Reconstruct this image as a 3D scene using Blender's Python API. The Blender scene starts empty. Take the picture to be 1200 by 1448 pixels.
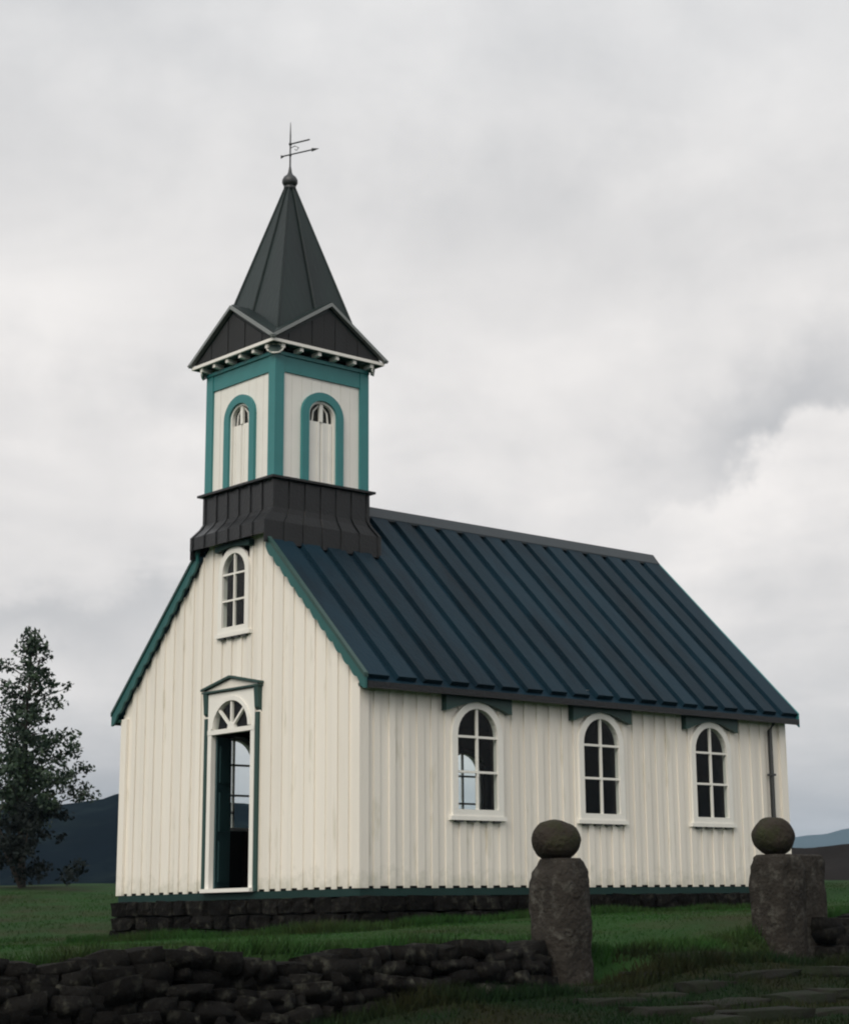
import bpy, bmesh, math, random
import numpy as np
from mathutils import Vector, Matrix, noise

random.seed(7)
rng = np.random.default_rng(7)
S = bpy.context.scene
COL = S.collection

# ------------------------------------------------------------------ camera
CAM = Vector((16.9652, -13.6942, -0.3092))
yaw, pitch, roll = 0.8123, 0.2379, -0.0168
F = Vector((-math.sin(yaw) * math.cos(pitch), math.cos(yaw) * math.cos(pitch), math.sin(pitch)))
R0 = Vector((math.cos(yaw), math.sin(yaw), 0)); U0 = R0.cross(F)
R1 = R0 * math.cos(roll) + U0 * math.sin(roll); U1 = U0 * math.cos(roll) - R0 * math.sin(roll)
cd = bpy.data.cameras.new('camera')
cam = bpy.data.objects.new('camera', cd); COL.objects.link(cam)
cam.matrix_world = Matrix(((R1.x, U1.x, -F.x, CAM.x), (R1.y, U1.y, -F.y, CAM.y), (R1.z, U1.z, -F.z, CAM.z), (0, 0, 0, 1)))
cd.sensor_fit = 'VERTICAL'; cd.sensor_height = 24.0
cd.lens = 2653.19 / 1448 * 24.0
cd.shift_x = -115.2 / 1448; cd.shift_y = -76.9 / 1448
cd.clip_start = 0.1; cd.clip_end = 20000
S.camera = cam

# ------------------------------------------------------------------ world: overcast sky
SUN_DIR = Vector((0.32, -0.70, 0.62)).normalized()
SUN_EL = math.asin(SUN_DIR.z); SUN_AZ = math.atan2(SUN_DIR.x, SUN_DIR.y)
W = bpy.data.worlds.new('World'); S.world = W; W.use_nodes = True
nt = W.node_tree; nt.nodes.clear()
def wn(t, **k):
    n = nt.nodes.new(t)
    for a, b in k.items(): setattr(n, a, b)
    return n
def wm(op, a, b=None, c=None, clamp=False):
    n = nt.nodes.new('ShaderNodeMath'); n.operation = op; n.use_clamp = clamp
    for i, x in enumerate((a, b, c)):
        if x is None: continue
        if isinstance(x, (int, float)): n.inputs[i].default_value = x
        else: nt.links.new(x, n.inputs[i])
    return n.outputs[0]
tc = wn('ShaderNodeTexCoord')
sep = wn('ShaderNodeSeparateXYZ'); nt.links.new(tc.outputs['Generated'], sep.inputs[0])
dx, dy, dz = sep.outputs
el = wm('MULTIPLY', wm('ARCSINE', dz), 57.2958)
az = wm('MULTIPLY', wm('ARCTAN2', dx, dy), 57.2958)
zz = wm('ADD', wm('MAXIMUM', dz, 0.0), 0.16)
comb = wn('ShaderNodeCombineXYZ')
nt.links.new(wm('DIVIDE', dx, zz), comb.inputs[0]); nt.links.new(wm('DIVIDE', dy, zz), comb.inputs[1])
def wnoise(scale, detail, rough, dist, off):
    mp = wn('ShaderNodeMapping'); mp.inputs['Location'].default_value = off
    nt.links.new(comb.outputs[0], mp.inputs[0])
    n = wn('ShaderNodeTexNoise'); n.inputs['Scale'].default_value = scale; n.inputs['Detail'].default_value = detail
    n.inputs['Roughness'].default_value = rough; n.inputs['Distortion'].default_value = dist
    nt.links.new(mp.outputs[0], n.inputs['Vector'])
    return wm('SUBTRACT', n.outputs[0], 0.5)
nA = wnoise(1.1, 5, 0.5, 0.5, (3.1, 1.7, 0.4))
nB = wnoise(3.4, 6, 0.55, 0.4, (1.3, 8.2, 2.0))
# noise on the direction itself, rounder cloud edges
nS = wn('ShaderNodeTexNoise'); nS.inputs['Scale'].default_value = 18; nS.inputs['Detail'].default_value = 9; nS.inputs['Roughness'].default_value = 0.55
nt.links.new(tc.outputs['Generated'], nS.inputs['Vector']); nC = wm('SUBTRACT', nS.outputs[0], 0.5)
nL = wn('ShaderNodeTexNoise'); nL.inputs['Scale'].default_value = 6; nL.inputs['Detail'].default_value = 4
nt.links.new(tc.outputs['Generated'], nL.inputs['Vector']); nD = wm('SUBTRACT', nL.outputs[0], 0.5)
azn = wm('ADD', az, wm('ADD', wm('MULTIPLY', nC, 6.0), wm('MULTIPLY', nD, 4.0)))
eln = wm('ADD', el, wm('ADD', wm('MULTIPLY', nC, 4.0), wm('MULTIPLY', nB, 2.0)))
def patch(a0, e0, sa, se, tilt, amp):
    a = wm('SUBTRACT', azn, a0); e = wm('SUBTRACT', wm('SUBTRACT', eln, e0), wm('MULTIPLY', a, tilt))
    q = wm('ADD', wm('POWER', wm('ABSOLUTE', wm('DIVIDE', a, sa)), 2.0), wm('POWER', wm('ABSOLUTE', wm('DIVIDE', e, se)), 2.0))
    return wm('MULTIPLY', wm('EXPONENT', wm('MULTIPLY', q, -1.0)), amp)
ramp = wn('ShaderNodeValToRGB'); cr = ramp.color_ramp; cr.interpolation = 'B_SPLINE'
stops = [(0.0, (.36, .355, .365)), (0.045, (.43, .415, .42)), (0.08, (.56, .54, .535)), (0.13, (.73, .70, .68)), (0.23, (.76, .73, .71)),
         (0.33, (.72, .70, .685)), (0.44, (.655, .65, .65)), (0.7, (.72, .73, .74)), (1.0, (.90, .91, .93))]
while len(cr.elements) < len(stops): cr.elements.new(0.5)
for e_, (p_, c_) in zip(cr.elements, stops): e_.position = p_; e_.color = (*c_, 1)
nt.links.new(wm('ADD', dz, wm('MULTIPLY', nA, 0.07)), ramp.inputs[0])
dens = wm('ADD', wm('MULTIPLY', nA, 0.40), wm('ADD', wm('MULTIPLY', nB, 0.34), wm('MULTIPLY', nC, 0.26)))
for pt in [(-60.0, 8.9, 5.0, 0.8, 0.05, -0.20), (-58.5, 14.0, 6.0, 1.8, 0.1, -0.08), (-47.0, 15.5, 5.0, 2.5, 0.1, 0.05), (-61.0, 6.6, 3.6, 0.9, 0.05, 0.16), (-48.0, 21.0, 9.0, 1.6, 0.1, -0.05), (-62.0, 18.0, 4.0, 1.4, 0.0, 0.08),
           (-62.0, 26.0, 9.0, 4.0, 0.0, -0.06)]:
    dens = wm('ADD', dens, patch(*pt))
# a bank of cumulus on the right, bright below a grey gap in the cloud
def smooth(x, a, b):
    n = wn('ShaderNodeMapRange', interpolation_type='SMOOTHSTEP'); n.inputs['From Min'].default_value = a; n.inputs['From Max'].default_value = b
    nt.links.new(x, n.inputs[0]); return n.outputs[0]
nM = wn('ShaderNodeTexNoise'); nM.inputs['Scale'].default_value = 34; nM.inputs['Detail'].default_value = 8; nM.inputs['Roughness'].default_value = .55
nt.links.new(tc.outputs['Generated'], nM.inputs['Vector']); nE = wm('SUBTRACT', nM.outputs[0], 0.5)
ex = wm('ADD', el, wm('ADD', wm('MULTIPLY', nC, 3.6), wm('MULTIPLY', nE, 2.6)))
sline = wm('SUBTRACT', ex, wm('MULTIPLY_ADD', wm('ADD', az, 41.0), 0.46, 12.1))
gapw = wm('EXPONENT', wm('MULTIPLY', wm('POWER', wm('ABSOLUTE', wm('DIVIDE', wm('ADD', az, 38.0), 4.2)), 2.0), -1.0))
dk = wm('MULTIPLY', smooth(sline, -.25, .7), smooth(sline, 4.6, .8))
br = wm('MULTIPLY', smooth(sline, .35, -.35), smooth(sline, -5.0, -.5))
dens = wm('ADD', dens, wm('MULTIPLY', gapw, wm('ADD', wm('MULTIPLY', dk, -0.24), wm('MULTIPLY', br, 0.13))))
gc = wn('ShaderNodeCombineXYZ')
for i, k in enumerate((1.06, 1.0, .92)): nt.links.new(wm('MAXIMUM', wm('MULTIPLY_ADD', dens, k, 1.0), 0.3), gc.inputs[i])
vm = wn('ShaderNodeVectorMath', operation='MULTIPLY'); nt.links.new(ramp.outputs[0], vm.inputs[0]); nt.links.new(gc.outputs[0], vm.inputs[1])
bg1 = wn('ShaderNodeBackground'); bg1.inputs[1].default_value = 0.92; nt.links.new(vm.outputs[0], bg1.inputs[0])
sky = wn('ShaderNodeTexSky'); sky.sky_type = 'NISHITA'; sky.sun_disc = False
sky.sun_elevation = SUN_EL; sky.sun_rotation = SUN_AZ
bg2 = wn('ShaderNodeBackground'); bg2.inputs[1].default_value = 0.05
nt.links.new(sky.outputs[0], bg2.inputs[0])
mixw = wn('ShaderNodeMixShader'); mixw.inputs[0].default_value = 0.06
nt.links.new(bg1.outputs[0], mixw.inputs[1]); nt.links.new(bg2.outputs[0], mixw.inputs[2])
wo = wn('ShaderNodeOutputWorld'); nt.links.new(mixw.outputs[0], wo.inputs[0])

sd = bpy.data.lights.new('sun', 'SUN'); sd.energy = 1.65; sd.angle = math.radians(40); sd.color = (1.0, 0.93, 0.83)
sun = bpy.data.objects.new('sun', sd); COL.objects.link(sun)
sun.rotation_euler = SUN_DIR.to_track_quat('Z', 'Y').to_euler(); sun.location = (10, -20, 25)

S.view_settings.view_transform = 'Standard'; S.view_settings.look = 'None'
S.view_settings.exposure = 0.32; S.view_settings.gamma = 1.0; S.view_settings.use_curve_mapping = False
S.render.engine = 'CYCLES'
S.cycles.transparent_max_bounces = 32
S.cycles.pixel_filter_type = 'BLACKMAN_HARRIS'; S.cycles.filter_width = 2.1

# ------------------------------------------------------------------ materials
def mat(name, col, rough=0.7, var=0.06, nscale=6.0, bump=0.15, bscale=40.0, objvar=0.0, metallic=0.0, spec=0.5, col2=None, c2amt=0.5, c2scale=2.0,
        stretch=(1, 1, 1), trans=None):
    m = bpy.data.materials.new(name); m.use_nodes = True
    t = m.node_tree; b = t.nodes['Principled BSDF']
    L = t.links.new
    geo = t.nodes.new('ShaderNodeNewGeometry')
    mp = t.nodes.new('ShaderNodeMapping'); mp.inputs['Scale'].default_value = stretch
    L(geo.outputs['Position'], mp.inputs[0])
    oi = t.nodes.new('ShaderNodeObjectInfo')
    n1 = t.nodes.new('ShaderNodeTexNoise'); n1.inputs['Scale'].default_value = nscale; n1.inputs['Detail'].default_value = 6
    L(mp.outputs[0], n1.inputs['Vector'])
    hsv = t.nodes.new('ShaderNodeHueSaturation'); hsv.inputs['Color'].default_value = (*col, 1)
    src = hsv.inputs['Color']
    if col2 is not None:
        n2 = t.nodes.new('ShaderNodeTexNoise'); n2.inputs['Scale'].default_value = c2scale; n2.inputs['Detail'].default_value = 8
        n2.inputs['Roughness'].default_value = 0.65
        L(mp.outputs[0], n2.inputs['Vector'])
        r = t.nodes.new('ShaderNodeMapRange'); r.inputs[1].default_value = 0.62 - c2amt * 0.3; r.inputs[2].default_value = 0.74 - c2amt * 0.16
        L(n2.outputs[0], r.inputs[0])
        mx = t.nodes.new('ShaderNodeMix'); mx.data_type = 'RGBA'; mx.inputs['A'].default_value = (*col, 1); mx.inputs['B'].default_value = (*col2, 1)
        L(r.outputs[0], mx.inputs['Factor']); L(mx.outputs['Result'], hsv.inputs['Color'])
    ma = t.nodes.new('ShaderNodeMath'); ma.operation = 'MULTIPLY_ADD'; ma.inputs[1].default_value = var * 4; ma.inputs[2].default_value = 1 - var * 2
    L(n1.outputs[0], ma.inputs[0])
    mo = t.nodes.new('ShaderNodeMath'); mo.operation = 'MULTIPLY_ADD'; mo.inputs[1].default_value = objvar * 2; mo.inputs[2].default_value = 1 - objvar
    L(oi.outputs['Random'], mo.inputs[0])
    mm = t.nodes.new('ShaderNodeMath'); mm.operation = 'MULTIPLY'; L(ma.outputs[0], mm.inputs[0]); L(mo.outputs[0], mm.inputs[1])
    L(mm.outputs[0], hsv.inputs['Value'])
    L(hsv.outputs[0], b.inputs['Base Color'])
    b.inputs['Roughness'].default_value = rough; b.inputs['Metallic'].default_value = metallic
    b.inputs['Specular IOR Level'].default_value = spec
    if bump:
        n3 = t.nodes.new('ShaderNodeTexNoise'); n3.inputs['Scale'].default_value = bscale; n3.inputs['Detail'].default_value = 6
        L(mp.outputs[0], n3.inputs['Vector'])
        bp = t.nodes.new('ShaderNodeBump'); bp.inputs['Strength'].default_value = bump; bp.inputs['Distance'].default_value = 0.03
        L(n3.outputs[0], bp.inputs['Height']); L(bp.outputs[0], b.inputs['Normal'])
    return m

WHITE = mat('white_board_paint', (.80, .755, .675), .55, .05, 3.0, .12, 30, objvar=.045, stretch=(1, 1, .15), col2=(.60, .56, .46), c2amt=.12, c2scale=6)
def add_splash(m, zmax, amt, colr):
    t = m.node_tree; b = t.nodes['Principled BSDF']; L = t.links.new
    src = b.inputs['Base Color'].links[0].from_socket
    g = t.nodes.new('ShaderNodeNewGeometry'); sp = t.nodes.new('ShaderNodeSeparateXYZ'); L(g.outputs['Position'], sp.inputs[0])
    n = t.nodes.new('ShaderNodeTexNoise'); n.inputs['Scale'].default_value = 7; n.inputs['Detail'].default_value = 9; n.inputs['Roughness'].default_value = .7; L(g.outputs['Position'], n.inputs[0])
    a = t.nodes.new('ShaderNodeMath'); a.operation = 'MULTIPLY_ADD'; a.inputs[1].default_value = -.9; L(n.outputs[0], a.inputs[0]); a.inputs[2].default_value = .45
    z = t.nodes.new('ShaderNodeMath'); z.operation = 'ADD'; L(sp.outputs[2], z.inputs[0]); L(a.outputs[0], z.inputs[1])
    r = t.nodes.new('ShaderNodeMapRange'); r.inputs[1].default_value = zmax; r.inputs[2].default_value = -.1; r.inputs[3].default_value = 0; r.inputs[4].default_value = amt; L(z.outputs[0], r.inputs[0])
    x = t.nodes.new('ShaderNodeMix'); x.data_type = 'RGBA'; L(r.outputs[0], x.inputs['Factor']); L(src, x.inputs['A']); x.inputs['B'].default_value = (*colr, 1)
    L(x.outputs['Result'], b.inputs['Base Color'])
add_splash(WHITE, .22, .5, (.36, .36, .27))
TRIM = mat('white_trim_paint', (.80, .78, .72), .5, .03, 5, .06, 40)
TEAL = mat('teal_trim_paint', (.027, .185, .188), .45, .07, 4, .08, 40)
BARGE = mat('deep_teal_barge_paint', (.012, .090, .086), .5, .08, 4, .08, 40)
DGREEN = mat('dark_green_paint', (.015, .052, .044), .5, .08, 5, .08, 40)
ROOF = mat('dark_blue_roof_paint', (.0062, .0215, .034), .58, .10, 2.5, .2, 25, objvar=.2, spec=.10, col2=(.005, .014, .022), c2amt=.6, c2scale=1.2, stretch=(.5, 1.6, .5))
SKIRT = mat('dark_skirt_paint', (.0055, .006, .0065), .30, .12, 4, .2, 30, objvar=.12, spec=.38)
SPIRE = mat('spire_sheet_metal', (.0095, .019, .0175), .42, .12, 3, .15, 20, objvar=.08, spec=.3, col2=(.008, .014, .014), c2amt=.6, c2scale=2.0, stretch=(1, 1, .25))
GREYTRIM = mat('grey_metal_trim', (.19, .205, .20), .45, .08, 5, .05)
SOLE = mat('dark_sole_paint', (.010, .032, .029), .6, .1, 5, .1, spec=.2)
IRON = mat('black_iron', (.035, .038, .04), .45, .05, 8, .05)
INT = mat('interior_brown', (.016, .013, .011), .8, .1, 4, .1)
STONE = mat('dark_basalt', (.0062, .0058, .0053), .95, .25, 7, 1.0, 22, objvar=.5, spec=.1, col2=(.034, .034, .027), c2amt=.30, c2scale=9)
POSTM = mat('lichened_stone', (.029, .0255, .0215), .95, .25, 6, 1.0, 26, objvar=.05, spec=.15, col2=(.075, .072, .062), c2amt=.34, c2scale=9)
BALLM = mat('mossy_stone', (.032, .0265, .021), .95, .22, 6, 1.0, 28, spec=.15, col2=(.03, .034, .016), c2amt=.6, c2scale=4)
SLAB = mat('weathered_step_stone', (.013, .0125, .0105), .95, .2, 5, .9, 20, objvar=.3, spec=.15, col2=(.009, .014, .006), c2amt=.8, c2scale=3)
BANK = mat('dimmed_bank', (.0085, .017, .0075), .95, .3, 1.2, .6, 60, spec=.05, col2=(.017, .017, .009), c2amt=.65, c2scale=.9)  # darker than the yard grass: foreground dimness put into the colour
BBLADE = mat('dimmed_bank_blades', (.0085, .021, .008), .85, .3, 1.3, 0, spec=.05, col2=(.020, .021, .009), c2amt=.6, c2scale=.9)  # blades to match, same dimness painted in
GRASS = mat('short_grass', (.018, .053, .0125), .95, .25, 1.2, .6, 60, spec=.1, col2=(.024, .029, .012), c2amt=.6, c2scale=.6)
BLADE = mat('grass_blades', (.019, .060, .0125), .8, .28, 1.3, 0, spec=.1, col2=(.027, .032, .012), c2amt=.6, c2scale=.6)
LEAF = mat('tree_leaves', (.015, .032, .019), .6, .3, 5, 0, spec=.3, col2=(.034, .058, .026), c2amt=.55, c2scale=4)
BUSHM = mat('shrub_leaves', (.009, .013, .0115), .8, .2, 2, 0, spec=.15)
BARK = mat('tree_bark', (.035, .028, .022), .9, .2, 6, .5)
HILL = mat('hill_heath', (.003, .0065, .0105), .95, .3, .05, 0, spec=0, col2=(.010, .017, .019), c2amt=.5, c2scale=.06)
HEATH = mat('dark_heath', (.0095, .008, .0075), .95, .25, 1, .5, spec=.1)
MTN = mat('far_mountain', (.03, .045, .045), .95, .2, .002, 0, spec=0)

GLASS = bpy.data.materials.new('window_glass'); GLASS.use_nodes = True
t = GLASS.node_tree; t.nodes.clear()
o_ = t.nodes.new('ShaderNodeOutputMaterial'); tr = t.nodes.new('ShaderNodeBsdfTransparent'); gl = t.nodes.new('ShaderNodeBsdfGlossy')
tr.inputs[0].default_value = (.95, .97, .965, 1); gl.inputs['Roughness'].default_value = 0.03
lwf = t.nodes.new('ShaderNodeLayerWeight'); lwf.inputs[0].default_value = .5
pw5 = t.nodes.new('ShaderNodeMath'); pw5.operation = 'POWER'; pw5.inputs[1].default_value = 5; t.links.new(lwf.outputs['Facing'], pw5.inputs[0])
lw = t.nodes.new('ShaderNodeMath'); lw.operation = 'MULTIPLY_ADD'; lw.inputs[1].default_value = .9; lw.inputs[2].default_value = .008; t.links.new(pw5.outputs[0], lw.inputs[0])
mx = t.nodes.new('ShaderNodeMixShader'); t.links.new(lw.outputs[0], mx.inputs[0]); t.links.new(tr.outputs[0], mx.inputs[1]); t.links.new(gl.outputs[0], mx.inputs[2])
t.links.new(mx.outputs[0], o_.inputs[0])

# ------------------------------------------------------------------ helpers
class MB:
    def __init__(s): s.v = []; s.f = []
    def add(s, vs, fs):
        n = len(s.v); s.v += [tuple(v) for v in vs]; s.f += [tuple(i + n for i in f) for f in fs]; return s
    def box(s, a, b):
        (x0, y0, z0), (x1, y1, z1) = a, b
        x0, x1 = min(x0, x1), max(x0, x1); y0, y1 = min(y0, y1), max(y0, y1); z0, z1 = min(z0, z1), max(z0, z1)
        return s.add([(x0, y0, z0), (x1, y0, z0), (x1, y1, z0), (x0, y1, z0), (x0, y0, z1), (x1, y0, z1), (x1, y1, z1), (x0, y1, z1)],
                     [(3, 2, 1, 0), (4, 5, 6, 7), (0, 1, 5, 4), (1, 2, 6, 5), (2, 3, 7, 6), (3, 0, 4, 7)])
    def prism(s, poly, vec):
        n = len(poly); vec = Vector(vec)
        vs = [Vector(p) for p in poly] + [Vector(p) + vec for p in poly]
        return s.add(vs, [tuple(range(n - 1, -1, -1)), tuple(range(n, 2 * n))] + [(i, (i + 1) % n, n + (i + 1) % n, n + i) for i in range(n)])
    def tube(s, pts, r, seg=8):
        pts = [Vector(p) for p in pts]; rs = r if isinstance(r, (list, tuple)) else [r] * len(pts)
        rings = []
        for i, p in enumerate(pts):
            d = (pts[min(i + 1, len(pts) - 1)] - pts[max(i - 1, 0)]).normalized()
            a = d.orthogonal().normalized() if abs(d.z) < .9 else Vector((1, 0, 0)); a = (a - d * a.dot(d)).normalized(); b = d.cross(a)
            rings.append([p + (a * math.cos(k * 2 * math.pi / seg) + b * math.sin(k * 2 * math.pi / seg)) * rs[i] for k in range(seg)])
        vs = [v for r_ in rings for v in r_]; fs = []
        for i in range(len(pts) - 1):
            for k in range(seg): fs.append((i * seg + k, i * seg + (k + 1) % seg, (i + 1) * seg + (k + 1) % seg, (i + 1) * seg + k))
        fs.append(tuple(range(seg - 1, -1, -1))); fs.append(tuple((len(pts) - 1) * seg + k for k in range(seg)))
        return s.add(vs, fs)
    def lathe(s, prof, c, seg=24):
        vs = []; fs = []
        for r, z in prof:
            for k in range(seg):
                a = 2 * math.pi * k / seg; vs.append((c[0] + r * math.cos(a), c[1] + r * math.sin(a), c[2] + z))
        for i in range(len(prof) - 1):
            for k in range(seg): fs.append((i * seg + k, i * seg + (k + 1) % seg, (i + 1) * seg + (k + 1) % seg, (i + 1) * seg + k))
        fs.append(tuple(range(seg - 1, -1, -1))); fs.append(tuple((len(prof) - 1) * seg + k for k in range(seg)))
        return s.add(vs, fs)
    def ell(s, c, r, seg=20, rings=12):
        prof = [(max(1e-4, math.sin(math.pi * i / rings)) , -math.cos(math.pi * i / rings)) for i in range(rings + 1)]
        vs = []; fs = []
        for rr, z in prof:
            for k in range(seg):
                a = 2 * math.pi * k / seg; vs.append((c[0] + r[0] * rr * math.cos(a), c[1] + r[1] * rr * math.sin(a), c[2] + r[2] * z))
        for i in range(rings):
            for k in range(seg): fs.append((i * seg + k, i * seg + (k + 1) % seg, (i + 1) * seg + (k + 1) % seg, (i + 1) * seg + k))
        return s.add(vs, fs)
    def obj(s, name, m, parent=None, smooth=False, fix=True):
        me = bpy.data.meshes.new(name); me.from_pydata(s.v, [], s.f)
        if fix:
            bm = bmesh.new(); bm.from_mesh(me); bmesh.ops.recalc_face_normals(bm, faces=bm.faces[:]); bm.to_mesh(me); bm.free()
        if smooth: me.shade_smooth()
        me.materials.append(m)
        o = bpy.data.objects.new(name, me); COL.objects.link(o)
        attach(o, parent); return o
WLOC = {}
def wloc(o):
    return WLOC.get(o.name, Vector((0, 0, 0)))
def attach(o, parent):
    if parent is not None:
        o.parent = parent; o.matrix_parent_inverse = Matrix.Translation(-wloc(parent))
def empty(name, loc):
    o = bpy.data.objects.new(name, None); COL.objects.link(o); o.location = loc; o.empty_display_size = .3
    WLOC[o.name] = Vector(loc); return o
def tag(o, label=None, cat=None, group=None, kind=None):
    for k, v in (('label', label), ('category', cat), ('group', group), ('kind', kind)):
        if v: o[k] = v
    return o

# ------------------------------------------------------------------ terrain height (thin plate spline through surveyed points)
CP = np.array([(0, 0, -.49), (-5, 0, -.60), (-2.5, -.3, -.58), (0, 2.5, -.36), (0, 6.7, -.31), (0, 9, -.2), (2.5, -1, -.5), (4.6, -7.2, -.66), (4.6, -4.7, -.60), (4.6, -2.2, -.64), (4.6, 0, -.68),
               (4.6, 2.5, -.44), (4.6, 6, -.34), (-5, -6, -.62), (-10, 0, -.35), (-15, 4, .12), (-21.5, 8, .45), (-22, 2, .45), (-22, 22, .45), (-30, 14, .30), (-45, 20, -1.5),
               (-1, 10.4, .02), (-5, 14, .15), (-9.9, 22, .28), (-20, 35, .2), (-40, 60, -2), (5, 20, -.3), (5, -20, -1.0), (-15, -15, -.6), (-5, 9, 0)])
def tps_fit(P):
    n = len(P); d = np.linalg.norm(P[:, None, :2] - P[None, :, :2], axis=2)
    K = np.where(d > 0, d * d * np.log(d + 1e-12), 0) + np.eye(n) * .6
    A = np.zeros((n + 3, n + 3)); A[:n, :n] = K; A[:n, n] = 1; A[:n, n + 1:] = P[:, :2]; A[n, :n] = 1; A[n + 1:, :n] = P[:, :2].T
    return np.linalg.solve(A, np.r_[P[:, 2], 0, 0, 0])
TW = tps_fit(CP)
def ground(x, y):
    x = np.atleast_1d(np.asarray(x, float)); y = np.atleast_1d(np.asarray(y, float))
    xc = np.clip(x, -45, 6); yc = np.clip(y, -20, 60)
    d = np.hypot(xc[:, None] - CP[None, :, 0], yc[:, None] - CP[None, :, 1])
    z = (np.where(d > 0, d * d * np.log(d + 1e-12), 0) @ TW[:len(CP)]) + TW[len(CP)] + TW[len(CP) + 1] * xc + TW[len(CP) + 2] * yc
    # outside the churchyard wall the ground lies lower and falls towards the viewer
    gate = np.exp(-((y + .05) / 1.0) ** 4)
    st = np.clip((x - 4.72) / .22, 0, 1); st = st * st * (3 - 2 * st)
    base_out = -.93 + .05 * np.clip(y / 3, -1, 2) - .052 * np.clip(x - 5.2, 0, 30)
    base_out = base_out - .34 * np.clip((-3.6 - y) / 2.2, 0, 1)
    out_g = -.74 - .17 * np.clip(x - 5.0, 0, 2.2) - .04 * np.clip(x - 7.2, 0, 30)
    z = z * (1 - st) + st * (base_out * (1 - gate) + np.minimum(out_g, base_out + .2) * gate)
    # far away it falls to a plain
    r = np.hypot(x + 5, y - 5); far = np.clip((r - 45) / 60, 0, 1)
    z = z * (1 - far) + far * -4.0
    z = z + .035 * np.sin(x * 1.3 + .6 * np.sin(y * .9)) * np.sin(y * 1.1 + 1.0) * np.clip((r - 5) / 6, 0.25, 1)
    return z
def gz(x, y): return float(ground(x, y)[0])

def axis(lo, hi, dense):
    a = list(np.concatenate(dense)); 
    s = a[-1] - a[-2]
    while a[-1] < hi: s *= 1.35; a.append(a[-1] + s)
    s = a[1] - a[0]
    while a[0] > lo: s *= 1.35; a.insert(0, a[0] - s)
    return np.array(a)
ax = axis(-4200, 4200, [np.arange(-30, -8, .6), np.arange(-8, 4.5, .25), np.arange(4.5, 5.2, .07), np.arange(5.2, 10, .18), np.arange(10, 18, .6)])
ay = axis(-4200, 4200, [np.arange(-16, -9, .6), np.arange(-9, 10, .22), np.arange(10, 40, .7)])
GX, GY = np.meshgrid(ax, ay, indexing='ij')
GZ = ground(GX.ravel(), GY.ravel())
nx, ny = len(ax), len(ay)
idx = np.arange(nx * ny).reshape(nx, ny)
fq = np.stack([idx[:-1, :-1], idx[1:, :-1], idx[1:, 1:], idx[:-1, 1:]], -1).reshape(-1, 4)
me = bpy.data.meshes.new('ground'); me.from_pydata(np.stack([GX.ravel(), GY.ravel(), GZ], 1).tolist(), [], fq.tolist()); me.shade_smooth()
me.materials.append(GRASS); me.materials.append(BANK)
fc = (GX[:-1, :-1] > 5.0).ravel().astype(np.int32); me.polygons.foreach_set('material_index', fc)
g_ob = bpy.data.objects.new('ground', me); COL.objects.link(g_ob); g_ob['kind'] = 'structure'

# ------------------------------------------------------------------ hills and far mountain (built as ridges standing at their distance)
def ridge(name, m, line, depth, back, zb, seed, rough, nseg=160, nrow=14):
    """line: crest points (x, y, z); the flank comes towards the viewer by depth, the back falls by back."""
    line = [Vector(p) for p in line]
    acc = [0]
    for a, b in zip(line, line[1:]): acc.append(acc[-1] + (b - a).length)
    vs = []; fs = []
    rows = [(-depth * (1 - (i / (nrow - 1))), i / (nrow - 1)) for i in range(nrow)] + [(back * .5, .55), (back, 0)]
    for s in range(nseg + 1):
        d = acc[-1] * s / nseg; k = max(i for i in range(len(acc) - 1) if acc[i] <= d + 1e-6)
        f = (d - acc[k]) / (acc[k + 1] - acc[k]); f2 = f * f * (3 - 2 * f)
        p = line[k].lerp(line[k + 1], f); z = line[k].z * (1 - f2) + line[k + 1].z * f2
        out = Vector((p.x - CAM.x, p.y - CAM.y, 0)).normalized()
        for off, h in rows:
            q = p + out * off
            n = noise.fractal(Vector((q.x, q.y, seed)) * (4.0 / depth), 1.0, 2.0, 5)
            hh = h ** 1.15
            vs.append((q.x, q.y, zb + (z - zb) * hh + n * rough * (hh * (1.15 - hh) * 2.2 + .05)))
    nr = len(rows)
    for s in range(nseg):
        for i in range(nr - 1): fs.append((s * nr + i, (s + 1) * nr + i, (s + 1) * nr + i + 1, s * nr + i + 1))
    o = MB().add(vs, fs).obj(name, m, None, True); o['kind'] = 'structure'; return o
def out(u, v, hd):
    """point at horizontal distance hd in the surveyed bearing (photo survey pixel -> bearing)"""
    d = F + R1 * ((u - 715.2) / 2653.19) - U1 * ((v - 647.1) / 2653.19)
    return CAM + d * (hd / math.hypot(d.x, d.y))
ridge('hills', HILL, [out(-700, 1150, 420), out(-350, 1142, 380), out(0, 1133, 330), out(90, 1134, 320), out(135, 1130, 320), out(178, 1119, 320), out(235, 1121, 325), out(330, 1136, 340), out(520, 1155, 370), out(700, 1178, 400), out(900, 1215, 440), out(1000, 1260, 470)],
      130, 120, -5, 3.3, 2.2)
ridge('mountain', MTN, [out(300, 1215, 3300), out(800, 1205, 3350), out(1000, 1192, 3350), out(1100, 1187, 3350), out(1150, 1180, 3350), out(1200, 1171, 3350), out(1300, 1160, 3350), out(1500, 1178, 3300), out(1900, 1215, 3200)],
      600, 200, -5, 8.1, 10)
ridge('heath_ridge', HEATH, [out(880, 1250, 58), out(1000, 1215, 57), out(1080, 1204, 56), out(1125, 1200, 55), out(1160, 1199, 54), out(1200, 1194, 54), out(1300, 1190, 54), out(1500, 1196, 54), out(1800, 1230, 54)],
      9, 12, -.25, 1.7, .22)

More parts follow.
